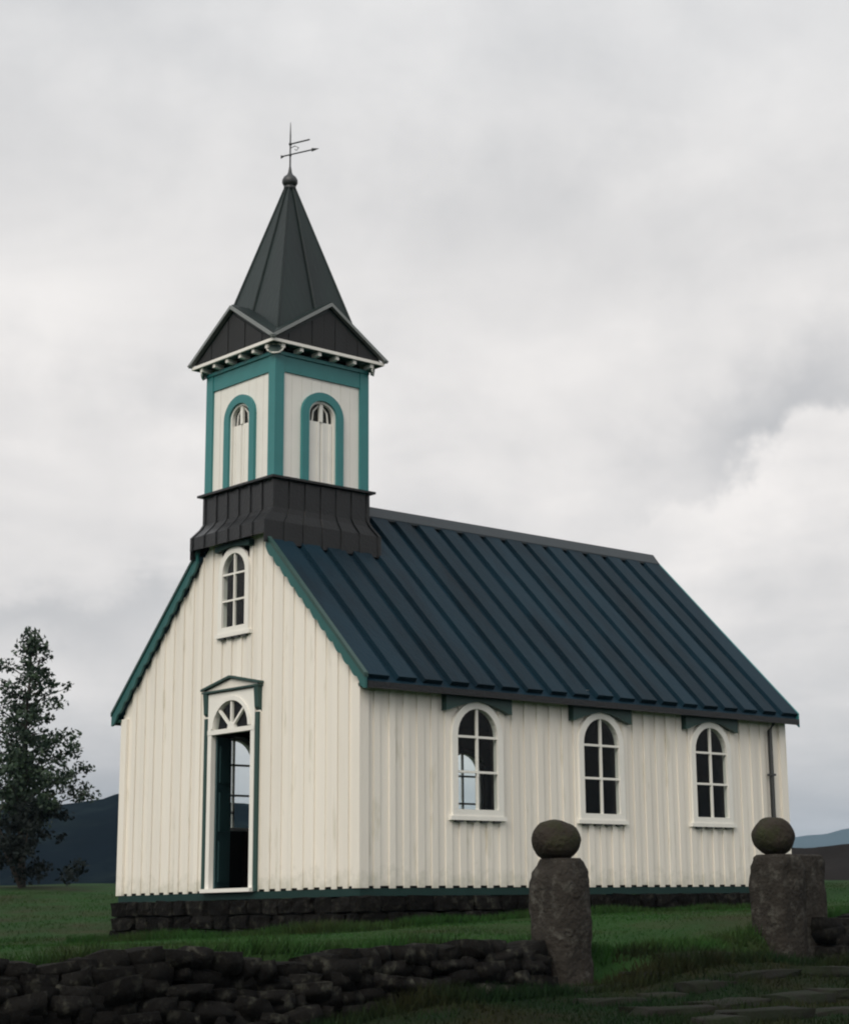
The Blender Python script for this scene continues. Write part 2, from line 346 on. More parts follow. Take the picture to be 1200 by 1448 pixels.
# ------------------------------------------------------------------ the church
M = -2.5; L = 7.70; WID = 5.0
church = tag(empty('church', (M, L / 2, -.4)), 'small white wooden church with teal trim, dark boarded roof and pointed bell tower', 'church')
def rooftop(d): return 5.06 - .9925 * abs(d)            # d: distance from the ridge line
def Pf(u, z, o): return (u, -o, z)                      # front wall: u = x
def Ps(u, z, o): return (o, u, z)                       # right wall: u = y
def Pl(u, z, o): return (-WID - o, u, z)                # left wall
def Pb(u, z, o): return (u, L + o, z)                   # rear wall

def strip(mb, P, us, zb, zt, o0, o1):
    n = len(us); vs = []
    for u in us: vs += [P(u, zb(u), o0), P(u, zb(u), o1), P(u, zt(u), o1), P(u, zt(u), o0)]
    fs = [(0, 1, 2, 3), tuple(4 * (n - 1) + k for k in (3, 2, 1, 0))]
    for i in range(n - 1):
        for k in range(4): fs.append((4 * i + k, 4 * (i + 1) + k, 4 * (i + 1) + (k + 1) % 4, 4 * i + (k + 1) % 4))
    mb.add(vs, fs)

class Opening:
    def __init__(s, c, h, z0, zs, pad=.0, rise=None):
        s.c = c; s.h = h + pad; s.z0 = z0 - pad; s.zs = zs; s.rise = (rise if rise is not None else h) + pad
    def top(s, u):
        q = max(0.0, 1 - ((u - s.c) / s.h) ** 2); return s.zs + s.rise * math.sqrt(q)
def board(mb, P, a, b, zb, ztop, o0, o1, ops, extra=()):
    """fill mb with the strips of one board; openings may lie above one another"""
    cuts = {a, b} | {e for e in extra if a < e < b}
    for op in ops:
        for e in (op.c - op.h, op.c + op.h):
            if a < e < b: cuts.add(e)
    cuts = sorted(cuts)
    for p, q in zip(cuts, cuts[1:]):
        mid = (p + q) / 2
        here = sorted([o for o in ops if o.c - o.h < mid < o.c + o.h], key=lambda o: o.z0)
        n = max(2, int((q - p) / .02) + 1) if here else 1
        us = [p + (q - p) * i / n for i in range(n + 1)]
        low = lambda u: zb
        lowz = zb
        for op in here:
            if op.z0 > lowz + .01: strip(mb, P, us, low, (lambda u, z=op.z0: z), o0, o1)
            low = op.top; lowz = op.top(mid)
        if ztop(mid) > lowz + .005: strip(mb, P, us, low, lambda u: max(ztop(u), low(u) + .001), o0, o1)
def covered(a, b, ops): return [o for o in ops if o.c - o.h <= a + .001 and o.c + o.h >= b - .001]
class Below:                       # everything above an opening's foot taken away / everything below its head taken away
    def __init__(s, o): s.c, s.h, s.z0 = o.c, o.h, o.z0; s.top = lambda u: 99
class Above:
    def __init__(s, o): s.c, s.h, s.z0 = o.c, o.h, -99; s.top = o.top
def pieces(P, a, b, zb, ztop, o0, o1, ops, extra, name, m, parent):
    cv = sorted(covered(a, b, ops), key=lambda o: o.z0); rest = [o for o in ops if o not in cv]
    sets = [rest] if not cv else []
    if cv:
        sets.append(rest + [Below(cv[0])])
        for p_, q_ in zip(cv, cv[1:]): sets.append(rest + [Above(p_), Below(q_)])
        sets.append(rest + [Above(cv[-1])])
    for st in sets:
        mb = MB(); board(mb, P, a, b, zb, ztop, o0, o1, st, extra)
        if mb.v: mb.obj(name, m, parent)

win_right = [Opening(1.7824 + 2.157 * k, .327, .90, 1.78) for k in range(3)]
win_front = Opening(-2.49, .245, 3.262, 3.955)
front_top = lambda u: min(rooftop(u - M) - .10, 4.46)
side_top = lambda u: 2.47

def pad(o, p): return Opening(o.c, o.h, o.z0, o.zs, p)
class DoorOp:
    c = M; h = .50; z0 = -1
    def top(s, u): return 2.45
# inner walls
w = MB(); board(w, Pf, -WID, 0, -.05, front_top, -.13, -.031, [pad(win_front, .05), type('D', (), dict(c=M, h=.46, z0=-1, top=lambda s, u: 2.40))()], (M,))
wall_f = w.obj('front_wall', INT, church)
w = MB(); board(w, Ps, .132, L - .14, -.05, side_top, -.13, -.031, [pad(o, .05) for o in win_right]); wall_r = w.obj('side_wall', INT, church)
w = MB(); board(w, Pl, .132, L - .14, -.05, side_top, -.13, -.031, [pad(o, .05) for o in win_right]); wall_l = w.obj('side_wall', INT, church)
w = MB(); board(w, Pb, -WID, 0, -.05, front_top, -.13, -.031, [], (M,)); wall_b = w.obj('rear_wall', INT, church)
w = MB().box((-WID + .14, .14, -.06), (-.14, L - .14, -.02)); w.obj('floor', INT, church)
# outer cladding of the two walls the photo does not show
w = MB(); board(w, Pl, .0, L, .0, side_top, -.03, .02, [pad(o, .05) for o in win_right]); w.obj('cladding', WHITE, wall_l)
w = MB(); board(w, Pb, -WID, 0, .0, front_top, -.03, .02, [], (M,)); w.obj('cladding', WHITE, wall_b)

# board-on-board cladding, each board its own piece
def clad(P, u0, u1, zt, ops, parent, period, extra=(), hide_ends=False):
    n = round((u1 - u0) / period); p = (u1 - u0) / n
    for i in range(n):
        a, b = u0 + i * p + .003, u0 + (i + 1) * p - .003
        dj = random.uniform(-.002, .002)
        pieces(P, a, b, .012, zt, -.03, .004 + dj, ops, extra, 'board', WHITE, parent)
    for i in range(0 if not hide_ends else 1, n + (1 if not hide_ends else 0)):
        c = u0 + i * p + random.uniform(-.006, .006); hw = .048 + random.uniform(-.005, .005)
        a, b = max(u0, c - hw), min(u1, c + hw)
        pieces(P, a, b, -.012 + random.uniform(-.006, .004), zt, .006, .023 + random.uniform(-.003, .003), ops, extra, 'batten', WHITE, parent)
clad(Pf, -WID + .02, -.02, front_top, [pad(win_front, .055), DoorOp()], wall_f, .216, (M,), True)
clad(Ps, .02, L - .02, side_top, [pad(o, .055) for o in win_right], wall_r, .222, (), True)
# corner boards
for xs, ys in ((0, 0), (-WID, 0), (0, L)):
    sx = 1 if xs == 0 else -1; sy = -1 if ys == 0 else 1
    MB().box((xs - sx * .09, ys + sy * .004, -.012), (xs + sx * .046, ys + sy * .046, 2.30)).box((xs + sx * .004, ys + sy * .003, -.012), (xs + sx * .0465, ys - sy * .09, 2.36)).obj('corner_board', WHITE, church)
# teal sole plate under the boards
MB().box((-WID - .01, -.028, -.10), (.028, .05, -.016)).box((.0315, .051, -.1005), (-.03, L + .01, -.0165)).obj('sole_plate', SOLE, church)

# windows
def arch_pts(o, n=14):
    return [(o.c - o.h * math.cos(math.pi * i / n), o.zs + o.rise * math.sin(math.pi * i / n)) for i in range(n + 1)]
def band(mb, P, inner, outer, o0, o1):
    n = len(inner); vs = []
    for (iu, iz), (ou, oz) in zip(inner, outer): vs += [P(iu, iz, o0), P(iu, iz, o1), P(ou, oz, o1), P(ou, oz, o0)]
    fs = [(0, 1, 2, 3), tuple(4 * (n - 1) + k for k in (3, 2, 1, 0))]
    for i in range(n - 1):
        for k in range(4): fs.append((4 * i + k, 4 * (i + 1) + k, 4 * (i + 1) + (k + 1) % 4, 4 * i + (k + 1) % 4))
    mb.add(vs, fs)
def ubox(mb, P, u0, u1, z0, z1, o0, o1):
    a = P(u0, z0, o0); b = P(u1, z1, o1); mb.box(a, b)
def window(P, op, bars, cw, hood, sill=True, detail=True, hmat=None, mul=.028):
    wo_ = pad(op, cw)
    inner = [(op.c - op.h, op.z0)] + arch_pts(op) + [(op.c + op.h, op.z0)]
    outer = [(op.c - wo_.h, op.z0)] + arch_pts(wo_) + [(op.c + wo_.h, op.z0)]
    mb = MB(); band(mb, P, inner, outer, -.025, .058)
    ubox(mb, P, op.c - op.h - cw, op.c + op.h + cw, op.z0 - cw * .9, op.z0 - .0005, -.025, .0575)
    win = mb.obj('window', TRIM, church)
    # sash bars
    mb = MB(); ubox(mb, P, op.c - mul / 2, op.c + mul / 2, op.z0, op.zs + op.rise - .002, .012, .046); mb.obj('glazing_bar', TRIM, win)
    for zb in bars:
        mb = MB(); ubox(mb, P, op.c - op.h, op.c - mul / 2, zb - mul / 2, zb + mul / 2, .013, .044); ubox(mb, P, op.c + mul / 2, op.c + op.h, zb - mul / 2, zb + mul / 2, .013, .044)
        mb.obj('glazing_bar', TRIM, win)
    zr = [op.z0] + list(bars)
    for i in range(len(zr)):
        for sgn in (-1, 1):
            a, b = sorted((op.c + sgn * mul / 2, op.c + sgn * op.h)); z0 = zr[i] + (mul / 2 if i else 0)
            mb = MB()
            if i < len(zr) - 1: ubox(mb, P, a, b, z0, zr[i + 1] - mul / 2, .018, .024)
            else:
                us = [a + (b - a) * k / 10 for k in range(11)]
                strip(mb, P, us, lambda u: z0, lambda u: max(z0 + .001, op.top(u)), .018, .024)
            mb.obj('pane', GLASS, win)
    if not detail: return win
    if sill:
        hw = op.h + cw + .04; zs_ = op.z0 - cw * .9
        mb = MB(); ubox(mb, P, op.c - hw, op.c + hw, zs_ - .05, zs_ - .001, .0, .070); mb.obj('sill', TRIM, win)
        n = 4
        for k in range(n):
            c = op.c + (k - (n - 1) / 2) * (2 * (hw - .05) / n)
            mb = MB(); ubox(mb, P, c - .055, c + .055, zs_ - .072, zs_ - .051, .0, .062); mb.obj('sill_gap_shade', IRON, win)  # dark blocks standing in for the shade in the gaps under the sill
    hh, ztop, zlow = hood
    us = [op.c - hh + 2 * hh * k / 24 for k in range(25)]
    ap = op.zs + op.rise + cw * .93
    def low(u):
        d = abs(u - op.c) / hh
        return ap - (ap - zlow) * min(1, d ** 1.45 * 1.08)
    mb = MB(); strip(mb, P, us, low, lambda u: ztop, .0, .095); mb.obj('window_hood', hmat or DGREEN, win)
    return win
for op in win_right: window(Ps, op, (1.345, 1.765), .088, (.54, 2.345, 2.06))
for op in win_right: window(Pl, op, (1.345, 1.765), .088, None, detail=False)
window(Pf, win_front, (3.60, 3.94), .085, (.37, 4.33, 4.245), mul=.024, hmat=SOLE)

# door
door = MB()
ubox(door, Pf, M - .498, M - .418, .035, 1.925, -.02, .050); ubox(door, Pf, M + .418, M + .498, .035, 1.925, -.02, .050)
ubox(door, Pf, M - .498, M + .498, 1.926, 1.985, -.02, .056)
fan = Opening(M, .375, 1.98, 1.995, rise=.335)
us = sorted(set([M - .498, M + .498, M - .375, M + .375] + [M - .375 + .75 * k / 22 for k in range(23)]))
strip(door, Pf, us, lambda u: fan.top(u) if abs(u - M) < .375 else 1.986, lambda u: 2.44, -.02, .048)
doorway = door.obj('doorway', TRIM, church)
mb = MB(); ubox(mb, Pf, M - .52, M + .52, -.012, .034, -.12, .11); mb.obj('threshold', TRIM, doorway)
band_i = [(u, z) for u, z in arch_pts(fan)]; fo = Opening(M, .43, 1.98, 1.995, rise=.39)
mb = MB(); band(mb, Pf, arch_pts(fan), arch_pts(fo), .049, .066); mb.obj('fanlight_arch', TRIM, doorway)
angs = [math.radians(a) for a in (0, 45, 90, 135, 180)]
for a in angs[1:4]:
    c, s = math.cos(a), math.sin(a); e = Vector((M + .372 * c, 0, 1.99 + .33 * s)); o = Vector((M, 0, 1.99)); d = (e - o).normalized(); nrm = Vector((-d.z, 0, d.x)) * .015
    MB().prism([(p.x, -.05, p.z) for p in (o + nrm, o - nrm, e - nrm, e + nrm)], (0, .036, 0)).obj('fanlight_bar', TRIM, doorway)
MB().prism([(M + .075 * math.cos(math.pi * k / 8), -.052, 1.986 + .075 * math.sin(math.pi * k / 8)) for k in range(9)], (0, .05, 0)).obj('fanlight_hub', TRIM, doorway)
for a0, a1 in zip(angs, angs[1:]):
    pts = [(M, -.02, 1.988)] + [(M + .37 * math.cos(a0 + (a1 - a0) * k / 5), -.02, 1.988 + .33 * math.sin(a0 + (a1 - a0) * k / 5)) for k in range(6)]
    MB().prism(pts, (0, .005, 0)).obj('fanlight_pane', GLASS, doorway)
for s in (-1, 1):
    x = M + s * .545
    MB().box((x - .032, -.052, -.01), (x + .032, -.001, 2.14)).obj('pilaster', DGREEN, doorway)
    MB().prism([(x - .042, 0, 2.141), (x - .042, -.055, 2.20), (x - .042, -.066, 2.36), (x - .042, -.075, 2.455), (x - .042, 0, 2.455)], (.084, 0, 0)).obj('bracket', DGREEN, doorway)
MB().box((M - .605, -.085, 2.456), (M + .605, -.001, 2.478)).obj('door_cornice', DGREEN, doorway)
MB().prism([(M - .57, -.05, 2.486), (M + .57, -.05, 2.486), (M, -.05, 2.60)], (0, .049, 0)).obj('pediment', WHITE, doorway)
for s in (-1, 1):
    a = Vector((M + s * .62, -.095, 2.488)); b = Vector((M, -.095, 2.612)); 
    MB().prism([a, b, b + Vector((0, 0, .028)), a + Vector((0, 0, .028))], (0, .094, 0)).obj('pediment_moulding', DGREEN, doorway)
# two leaves opened inwards
def leaf(hx, ang, sgn):
    mb = MB(); c, s = math.cos(ang), math.sin(ang); wdt = .40
    def T(l, z, o): return (hx + l * c - o * s, .035 + l * s + o * c, z)
    def bx(l0, l1, z0, z1, o0, o1):
        vs = [T(l, z, o) for l in (l0, l1) for z in (z0, z1) for o in (o0, o1)]
        mb.add(vs, [(0, 1, 3, 2), (4, 6, 7, 5), (0, 4, 5, 1), (2, 3, 7, 6), (0, 2, 6, 4), (1, 5, 7, 3)])
    bx(0, wdt, .04, 1.91, 0, .035)
    for z0, z1 in ((.12, .62), (.74, 1.22), (1.34, 1.80)):
        for o0, o1 in ((-.014, -.001), (.036, .049)): bx(.07, wdt - .07, z0, z1, o0, o1)
    d = mb.obj('door_leaf', DOORM, doorway)
    mb = MB(); vs = T(wdt - .05, .98, -.05); mb.ell(vs, (.022, .022, .022), 10, 6); mb.obj('door_knob', IRON, d)
DOORM = mat('dark_teal_door_paint', (.022, .065, .07), .45, .08, 4, .08, 40)
leaf(M - .405, math.radians(118), 1); leaf(M + .405, math.radians(88), -1)
# lamp-less interior furnishing glimpsed through the door
PEWM = mat('pew_paint', (.05, .018, .018), .6, .1)
for k in range(5):
    for s in (-1, 1):
        y0 = 1.6 + k * .95; x0, x1 = (M - 1.9, M - .5) if s < 0 else (M + .5, M + 1.9)
        if s > 0 and k < 0: continue
        p = tag(empty('pew', ((x0 + x1) / 2, y0, -.02)), None, 'pew', 'pews inside the church')
        p['label'] = '%s dark pew from the open church door, %s of the aisle' % (('nearest', 'second', 'third', 'fourth', 'fifth')[k], 'left' if s < 0 else 'right')
        MB().box((x0, y0 - .02, .38), (x1, y0 + .36, .42)).obj('seat', PEWM, p)
        MB().box((x0, y0 - .06, .25), (x1, y0 - .021, .82)).obj('backrest', PEWM, p)
        for xe in (x0 - .04, x1 + .001): MB().box((xe, y0 - .07, -.02), (xe + .039, y0 + .38, .62)).obj('end_panel', PEWM, p)

# roof
RY0, RY1 = -.07, L + .18
def roofpt(d, y, off):          # right slope, d horizontal distance from ridge; off perpendicular to slope
    n = Vector((.7044, 0, .7098)); return Vector((M + d, y, rooftop(d))) + n * off
DE = 2.68
rb = MB()
for s in (1, -1):
    q = [Vector((M + s * .0, 0, rooftop(0) - .085)), Vector((M + s * DE, 0, rooftop(DE) - .085)), Vector((M + s * DE, 0, rooftop(DE) - .145)), Vector((M, 0, rooftop(0) - .145))]
    rb.prism([(p.x, .06, p.z) for p in q], (0, RY1 - .09, 0))
for s in (1, -1):
    q = [(d, rooftop(d) - o) for d, o in ((.72, .085), (DE, .085), (DE, .145), (.72, .145))]
    rb.prism([(M + s * d, RY0 + .004, z) for d, z in q], (0, .052 - RY0, 0))
roof = rb.obj('roof', ROOF, church)
NB = 19; per = (RY1 - RY0) / NB
def roof_board(y0, y1, o0, o1, d0=.02, d1=DE + .01):
    mb = MB(); n = Vector((.7044, 0, .7098))
    vs = []
    for d in (d0, (d0 + d1) / 2, d1):
        j = random.uniform(-.003, .003)
        for y, o in ((y0, o0), (y0 + .008, o1), (y1 - .008, o1), (y1, o0)): vs.append(roofpt(d, y, o + (j if o == o1 else 0)))
    fs = [(0, 1, 2, 3), (11, 10, 9, 8)]
    for r_ in (0, 4):
        for k in range(4): fs.append((r_ + k, r_ + 4 + k, r_ + 4 + (k + 1) % 4, r_ + (k + 1) % 4))
    mb.add(vs, fs); return mb
for k in range(NB):
    y0 = RY0 + k * per
    a, b = y0 + .064 + random.uniform(-.008, .008), y0 + per - .064 + random.uniform(-.008, .008)
    if k == 0: a = RY0
    if k == NB - 1: b = RY1
    roof_board(a, b, -.064, .0 + random.uniform(-.004, .004), *((.73,) if y0 < 1.6 else ())).obj('roof_board', ROOF, roof)
lm = MB()
for k in range(NB):
    y0 = RY0 + k * per; b = roof_board(y0 + .064, y0 + per - .064, -.064, 0, *((.73,) if y0 < 1.6 else ()))
    lm.add([(2 * M - x, y, z) for x, y, z in b.v], b.f)
lm.obj('left_slope_boarding', ROOF, roof)
RIDGE = mat('grey_ridge_capping', (.02, .028, .033), .45, .08, 3, .1, spec=.3)
MB().prism([(M - .13, 1.5, rooftop(.13) + .012), (M, 1.5, rooftop(0) + .045), (M + .13, 1.5, rooftop(.13) + .012), (M + .13, 1.5, rooftop(.13) - .02), (M, 1.5, rooftop(0) + .015), (M - .13, 1.5, rooftop(.13) - .02)],
           (0, RY1 - 1.49, 0)).obj('ridge_cap', RIDGE, roof)
# eaves
for s in (1, -1):
    xe = M + s * DE
    MB().box((xe - s * .03, RY0 + .02, 2.235), (xe + s * .018, RY1 - .0, rooftop(DE) - .088)).obj('fascia', SKIRT, roof)
    MB().box((M + s * 2.535, RY0 + .01, 2.262), (xe - s * .031, RY1 - .04, 2.30)).obj('soffit', DGREEN, roof)
# bargeboards with scalloped lower edge
def bargeboard(s, y):
    top = []; low = []; n = 120; d0, d1 = .745, DE + .03
    for k in range(n + 1):
        d = d0 + (d1 - d0) * k / n; z = rooftop(d)
        top.append((d, z + .0)); sc = abs(math.sin(math.pi * (k / n) * 13))
        low.append((d, z - .150 - .042 * sc))
    vs = []
    for (d, z), (d2, z2) in zip(top, low): vs += [(M + s * d, y, z - .012), (M + s * d, y - .03, z - .012), (M + s * d2, y - .03, z2), (M + s * d2, y, z2)]
    fs = [(0, 1, 2, 3), tuple(4 * n + k for k in (3, 2, 1, 0))]
    for i in range(n):
        for k in range(4): fs.append((4 * i + k, 4 * i + 4 + k, 4 * i + 4 + (k + 1) % 4, 4 * i + (k + 1) % 4))
    b = MB().add(vs, fs).obj('bargeboard', BARGE, roof)
    q = [(M + s * d0, y - .045, rooftop(d0) - .02), (M + s * d1, y - .045, rooftop(d1) - .02), (M + s * d1, y - .045, rooftop(d1) + .03), (M + s * d0, y - .045, rooftop(d0) + .03)]
    MB().prism(q, (0, .06, 0)).obj('barge_capping', DGREEN, b)
for s in (1, -1): bargeboard(s, RY0)
bb = MB()
for s in (1, -1):
    bb.prism([(M + s * d, RY1 + .001, rooftop(d) + o) for d, o in ((0, .0), (DE, .0), (DE, -.2), (0, -.2))], (0, .03, 0))
bb.obj('rear_bargeboard', TEAL, roof)
# downpipe and gutter outlet
pm = MB().tube([(.165, 7.36, 2.26), (.075, 7.35, 2.13), (.075, 7.35, .06), (.12, 7.35, -.02)], .034, 10)
dp = pm.obj('downpipe', IRON, church, True)
for z in (.5, 1.5): MB().box((.037, 7.30, z), (.115, 7.40, z + .03)).obj('bracket', IRON, dp)

# ------------------------------------------------------------------ bell tower
T = .734; TY = .766
tower = MB()
def face_iter():
    # four faces: u axis, outward normal
    yield 'front', lambda u, z, o: (M + u, TY - T - o, z)
    yield 'right', lambda u, z, o: (M + T + o, TY + u, z)
    yield 'back', lambda u, z, o: (M - u, TY + T + o, z)
    yield 'left', lambda u, z, o: (M - T - o, TY - u, z)
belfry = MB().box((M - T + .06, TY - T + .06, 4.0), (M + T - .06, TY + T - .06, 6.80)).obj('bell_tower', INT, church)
for nm, P in face_iter():
    vis = nm in ('front', 'right')
    if vis:
        # white boarding with an arched opening, board by board
        nb = 8; pw = (2 * T - .2) / nb
        for k in range(nb):
            a = -T + .1 + k * pw; mb = MB(); board(mb, P, a + .002, a + pw - .002, 5.06, lambda u: 6.52, -.05, 0 + random.uniform(-.002, .002), [Opening(0, .27, 5.0, 6.0, 0, rise=.22)])
            mb.obj('board', TRIM, belfry)
        inner = [(-.225, 5.09)] + [(-.225 * math.cos(math.pi * i / 16), 6.0 + .19 * math.sin(math.pi * i / 16)) for i in range(17)] + [(.225, 5.09)]
        outer = [(-.335, 5.09)] + [(-.335 * math.cos(math.pi * i / 16), 6.0 + .30 * math.sin(math.pi * i / 16)) for i in range(17)] + [(.335, 5.09)]
        mb = MB(); band(mb, P, inner, outer, -.04, .045); mb.obj('window_casing', TEAL, belfry)
        inner2 = [(u * .86, z if k in (0, len(inner) - 1) else 6.0 + (z - 6.0) * .84) for k, (u, z) in enumerate(inner)]
        mb = MB(); band(mb, P, inner2, inner, -.045, .012); mb.obj('window_frame', TRIM, belfry)
        for s in (-1, 1):
            a, b = sorted((s * .005, s * .19)); mb = MB(); ubox(mb, P, a, b, 5.10, 5.915, -.035, -.018)
            ubox(mb, P, a + .012, a + .05, 5.11, 5.90, -.0175, -.008); ubox(mb, P, b - .05, b - .012, 5.11, 5.90, -.0175, -.008)
            mb.obj('shutter', TRIM, belfry)
            us = [a + (b - a) * k / 8 for k in range(9)]
            mb = MB(); strip(mb, P, us, lambda u: 5.918, lambda u: 6.0 + .158 * math.sqrt(max(.001, 1 - (u / .192) ** 2)), -.045, -.035); mb.obj('pane', GLASS, belfry)
            # slim lancet tracery bar
            c = s * .085; mb = MB(); 
            p0 = P(c * 1.5, 5.92, -.03); p1 = P(c * 1.3, 6.05, -.03); p2 = P(c * .2, 6.15, -.03); mb.tube([p0, p1, p2], .011, 6); mb.obj('tracery', TRIM, belfry)
        mb = MB(); ubox(mb, P, -.026, .026, 5.916, 6.158, -.034, .0); mb.obj('mullion', TRIM, belfry)
    else:
        mb = MB(); ubox(mb, P, -T + .05, T - .05, 5.06, 6.6, -.05, 0); mb.obj('cladding', WHITE, belfry)
    mb = MB(); ubox(mb, P, -T + .11, T - .11, 6.48, 6.69, -.04, .022); mb.obj('frieze', TEAL, belfry)
    mb = MB(); ubox(mb, P, -T - .03, T + .03, 6.69, 6.735, -.04, .045); mb.obj('frieze_moulding', TEAL, belfry)
    for k in range(6):
        c = (k - 2.5) * .29
        mb = MB()
        a = [P(c - .026, 6.80, .0), P(c - .026, 6.80, .15), P(c - .026, 6.75, .15), P(c - .026, 6.74, .04), P(c - .026, 6.74, .0)]
        d = Vector(P(c + .026, 0, 0)) - Vector(P(c - .026, 0, 0)); mb.prism(a, d); mb.obj('modillion', TRIM, belfry)
for sx in (-1, 1):
    for sy in (-1, 1):
        x, y = M + sx * (T - .04), TY + sy * (T - .04)
        MB().box((x - .072, y - .072, 5.05), (x + .072, y + .072, 6.70)).obj('corner_post', TEAL, belfry)
        # pendant with pale rim at the corner of the cornice
        d = Vector((sx, sy, 0)).normalized(); c = Vector((M + sx * (T + .05), TY + sy * (T + .05), 6.745)); side = Vector((-d.y, d.x, 0))
        ring = [c + side * (.105 * math.cos(2 * math.pi * k / 20)) + Vector((0, 0, .062 * math.sin(2 * math.pi * k / 20))) for k in range(20)]
        pd = MB().prism(ring, d * .03).obj('pendant', DGREEN, belfry)
        rim = MB(); rr = [p + d * .03 for p in ring]; rim.tube(rr + [rr[0]], .012, 6); rim.obj('pendant_rim', TRIM, belfry)
E_ = .915
# cornice: soffit slab and white moulding
MB().box((M - E_ + .03, TY - E_ + .03, 6.80), (M + E_ - .03, TY + E_ - .03, 6.83)).obj('soffit', DGREEN, belfry)
cm = MB()
for s in (-1, 1):
    cm.box((M - E_, TY + s * E_, 6.805), (M + E_, TY + s * (E_ - .029), 6.845))
    cm.box((M + s * E_, TY - E_ + .03, 6.8052), (M + s * (E_ - .029), TY + E_ - .03, 6.8452))
cm.obj('cornice', TRIM, belfry)
# crossing gables
PED = mat('dark_pediment_boards', (.006, .0065, .0062), .6, .15, 8, .2, 40, objvar=.1)
zp, ze = 7.42, 6.85
gm = MB()
e2 = E_ - .03
gm.prism([(M - e2, TY - e2, ze), (M + e2, TY - e2, ze), (M, TY - e2, zp)], (0, 2 * e2, 0))
gm2 = MB(); gm2.prism([(M - e2 , TY - e2 , ze + .001), (M - e2 , TY + e2, ze + .001), (M - e2, TY, zp + .001)], (2 * e2, 0, 0))
gm.obj('gable_roof', SPIRE, belfry); gm2.obj('gable_roof', SPIRE, belfry)
def gable_detail(P):
    # P(u, z, o) with o = 0 at the pediment plane
    nb = 9
    for k in range(nb):
        a = -e2 + .04 + k * (2 * e2 - .08) / nb; b = a + (2 * e2 - .08) / nb - .006
        tz = lambda u: max(ze + .012, zp - (zp - ze) * abs(u) / e2 - .045)
        us = [a, b] if a * b > 0 else [a, 0, b]
        mb = MB(); strip(mb, P, us, lambda u: ze + .008, tz, .001, .012 + (.006 if k % 2 else 0)); mb.obj('pediment_board', PED, belfry)
    for s in (-1, 1):
        z0, z1 = ze + .0, zp + .0
        q = [P(s * (e2 + .045), z0 - .012, .0), P(0, z1 + .02, .0), P(0, z1 + .068, .0), P(s * (e2 + .075), z0 + .018, .0)]
        dvec = Vector(P(0, 0, .065)) - Vector(P(0, 0, 0)); MB().prism(q, dvec).obj('rake_moulding', GREYTRIM, belfry)
for nm, P in face_iter():
    def PP(u, z, o, P=P): return P(u, z, o + (e2 - T) + .001)
    gable_detail(PP)
for nm, P in face_iter():   # lead capping over each gable's roof edge
    for s in (-1, 1):
        q = [P(s * (e2 + .06), ze + .02, e2 - T + .03), P(0, zp + .07, e2 - T + .03), P(0, zp + .07, e2 - T - .26), P(s * (e2 + .06 - .27), ze + .02 + .20, e2 - T - .26)]
        up = Vector((0, 0, .018)); MB().prism([Vector(p) for p in q], up).obj('gable_capping', SPIRE, belfry)
# spire
def sh(z): return .05 + (9.37 - z) * .279
ctr = Vector((M, TY, 0))
spire = MB().box((M - .3, TY - .3, 6.9), (M + .3, TY + .3, 7.3)).obj('spire', SPIRE, church)
cor = [(-1, -1), (1, -1), (1, 1), (-1, 1)]
for k in range(4):
    a, b = Vector((*cor[k], 0)), Vector((*cor[(k + 1) % 4], 0))
    n_ = (a + b).normalized()
    for j in range(2):           # two sheets per side, with a seam between
        f0, f1 = j / 2, (j + 1) / 2
        off = n_ * (.004 if j else 0)
        q = []
        for f, z in ((f0, 6.95), (f1, 6.95), (f1, 9.37), (f0, 9.37)):
            p = a.lerp(b, f) * sh(z) + ctr; q.append(Vector((p.x, p.y, z)) + off)
        MB().prism(q, -n_ * .015).obj('metal_sheet', SPIRE, spire)
    m_ = a.lerp(b, .5)
    pts = [(ctr.x + m_.x * sh(z) + n_.x * .012, ctr.y + m_.y * sh(z) + n_.y * .012, z) for z in (6.97, 9.36)]
    MB().tube(pts, [.02, .012], 6).obj('seam', SPIRE, spire)
    pts = [(ctr.x + a.x * sh(z), ctr.y + a.y * sh(z), z) for z in (6.97, 9.36)]
    MB().tube(pts, [.022, .014], 6).obj('hip_roll', SPIRE, spire)
MB().lathe([(.062, 9.34), (.085, 9.36), (.085, 9.385), (.06, 9.40), (.088, 9.41), (.108, 9.45), (.106, 9.49), (.082, 9.535), (.045, 9.565), (.028, 9.60), (.018, 9.66), (.012, 9.70)], (M, TY, 0), 24).obj('finial', IRON, spire, True)
# weather vane
vane = MB().tube([(M, TY, 9.66), (M, TY, 10.15), (M, TY, 10.34)], [.012, .010, .004], 8).obj('weather_vane', IRON, church)
hd = Vector((.913, .407, 0))
def V(a, z): return Vector((M, TY, z)) + hd * a
MB().tube([V(-.14, 9.86), V(.40, 9.88)], .010, 6).obj('arrow_bar', IRON, vane)
sd_ = Vector((-hd.y, hd.x, 0))
MB().prism([V(-.15, 9.835), V(-.15, 9.885), V(-.09, 9.86)], sd_ * .012).obj('arrow_head', IRON, vane)
MB().prism([V(.33, 9.855), V(.44, 9.88), V(.33, 9.905)], sd_ * .012).obj('arrow_tail', IRON, vane)
MB().tube([V(0, 10.02), V(.30, 10.035)], .011, 6).obj('flag_bar', IRON, vane)
MB().tube([V(.0, 9.96), V(.07, 9.98), (V(.13, 9.945)), V(.10, 9.91), V(.07, 9.93)], .006, 6).obj('scroll', IRON, vane)
MB().ell(V(0, 10.02), (.024, .024, .024), 10, 6).obj('collar', IRON, vane)
MB().ell(V(0, 9.86), (.022, .022, .022), 10, 6).obj('collar', IRON, vane)
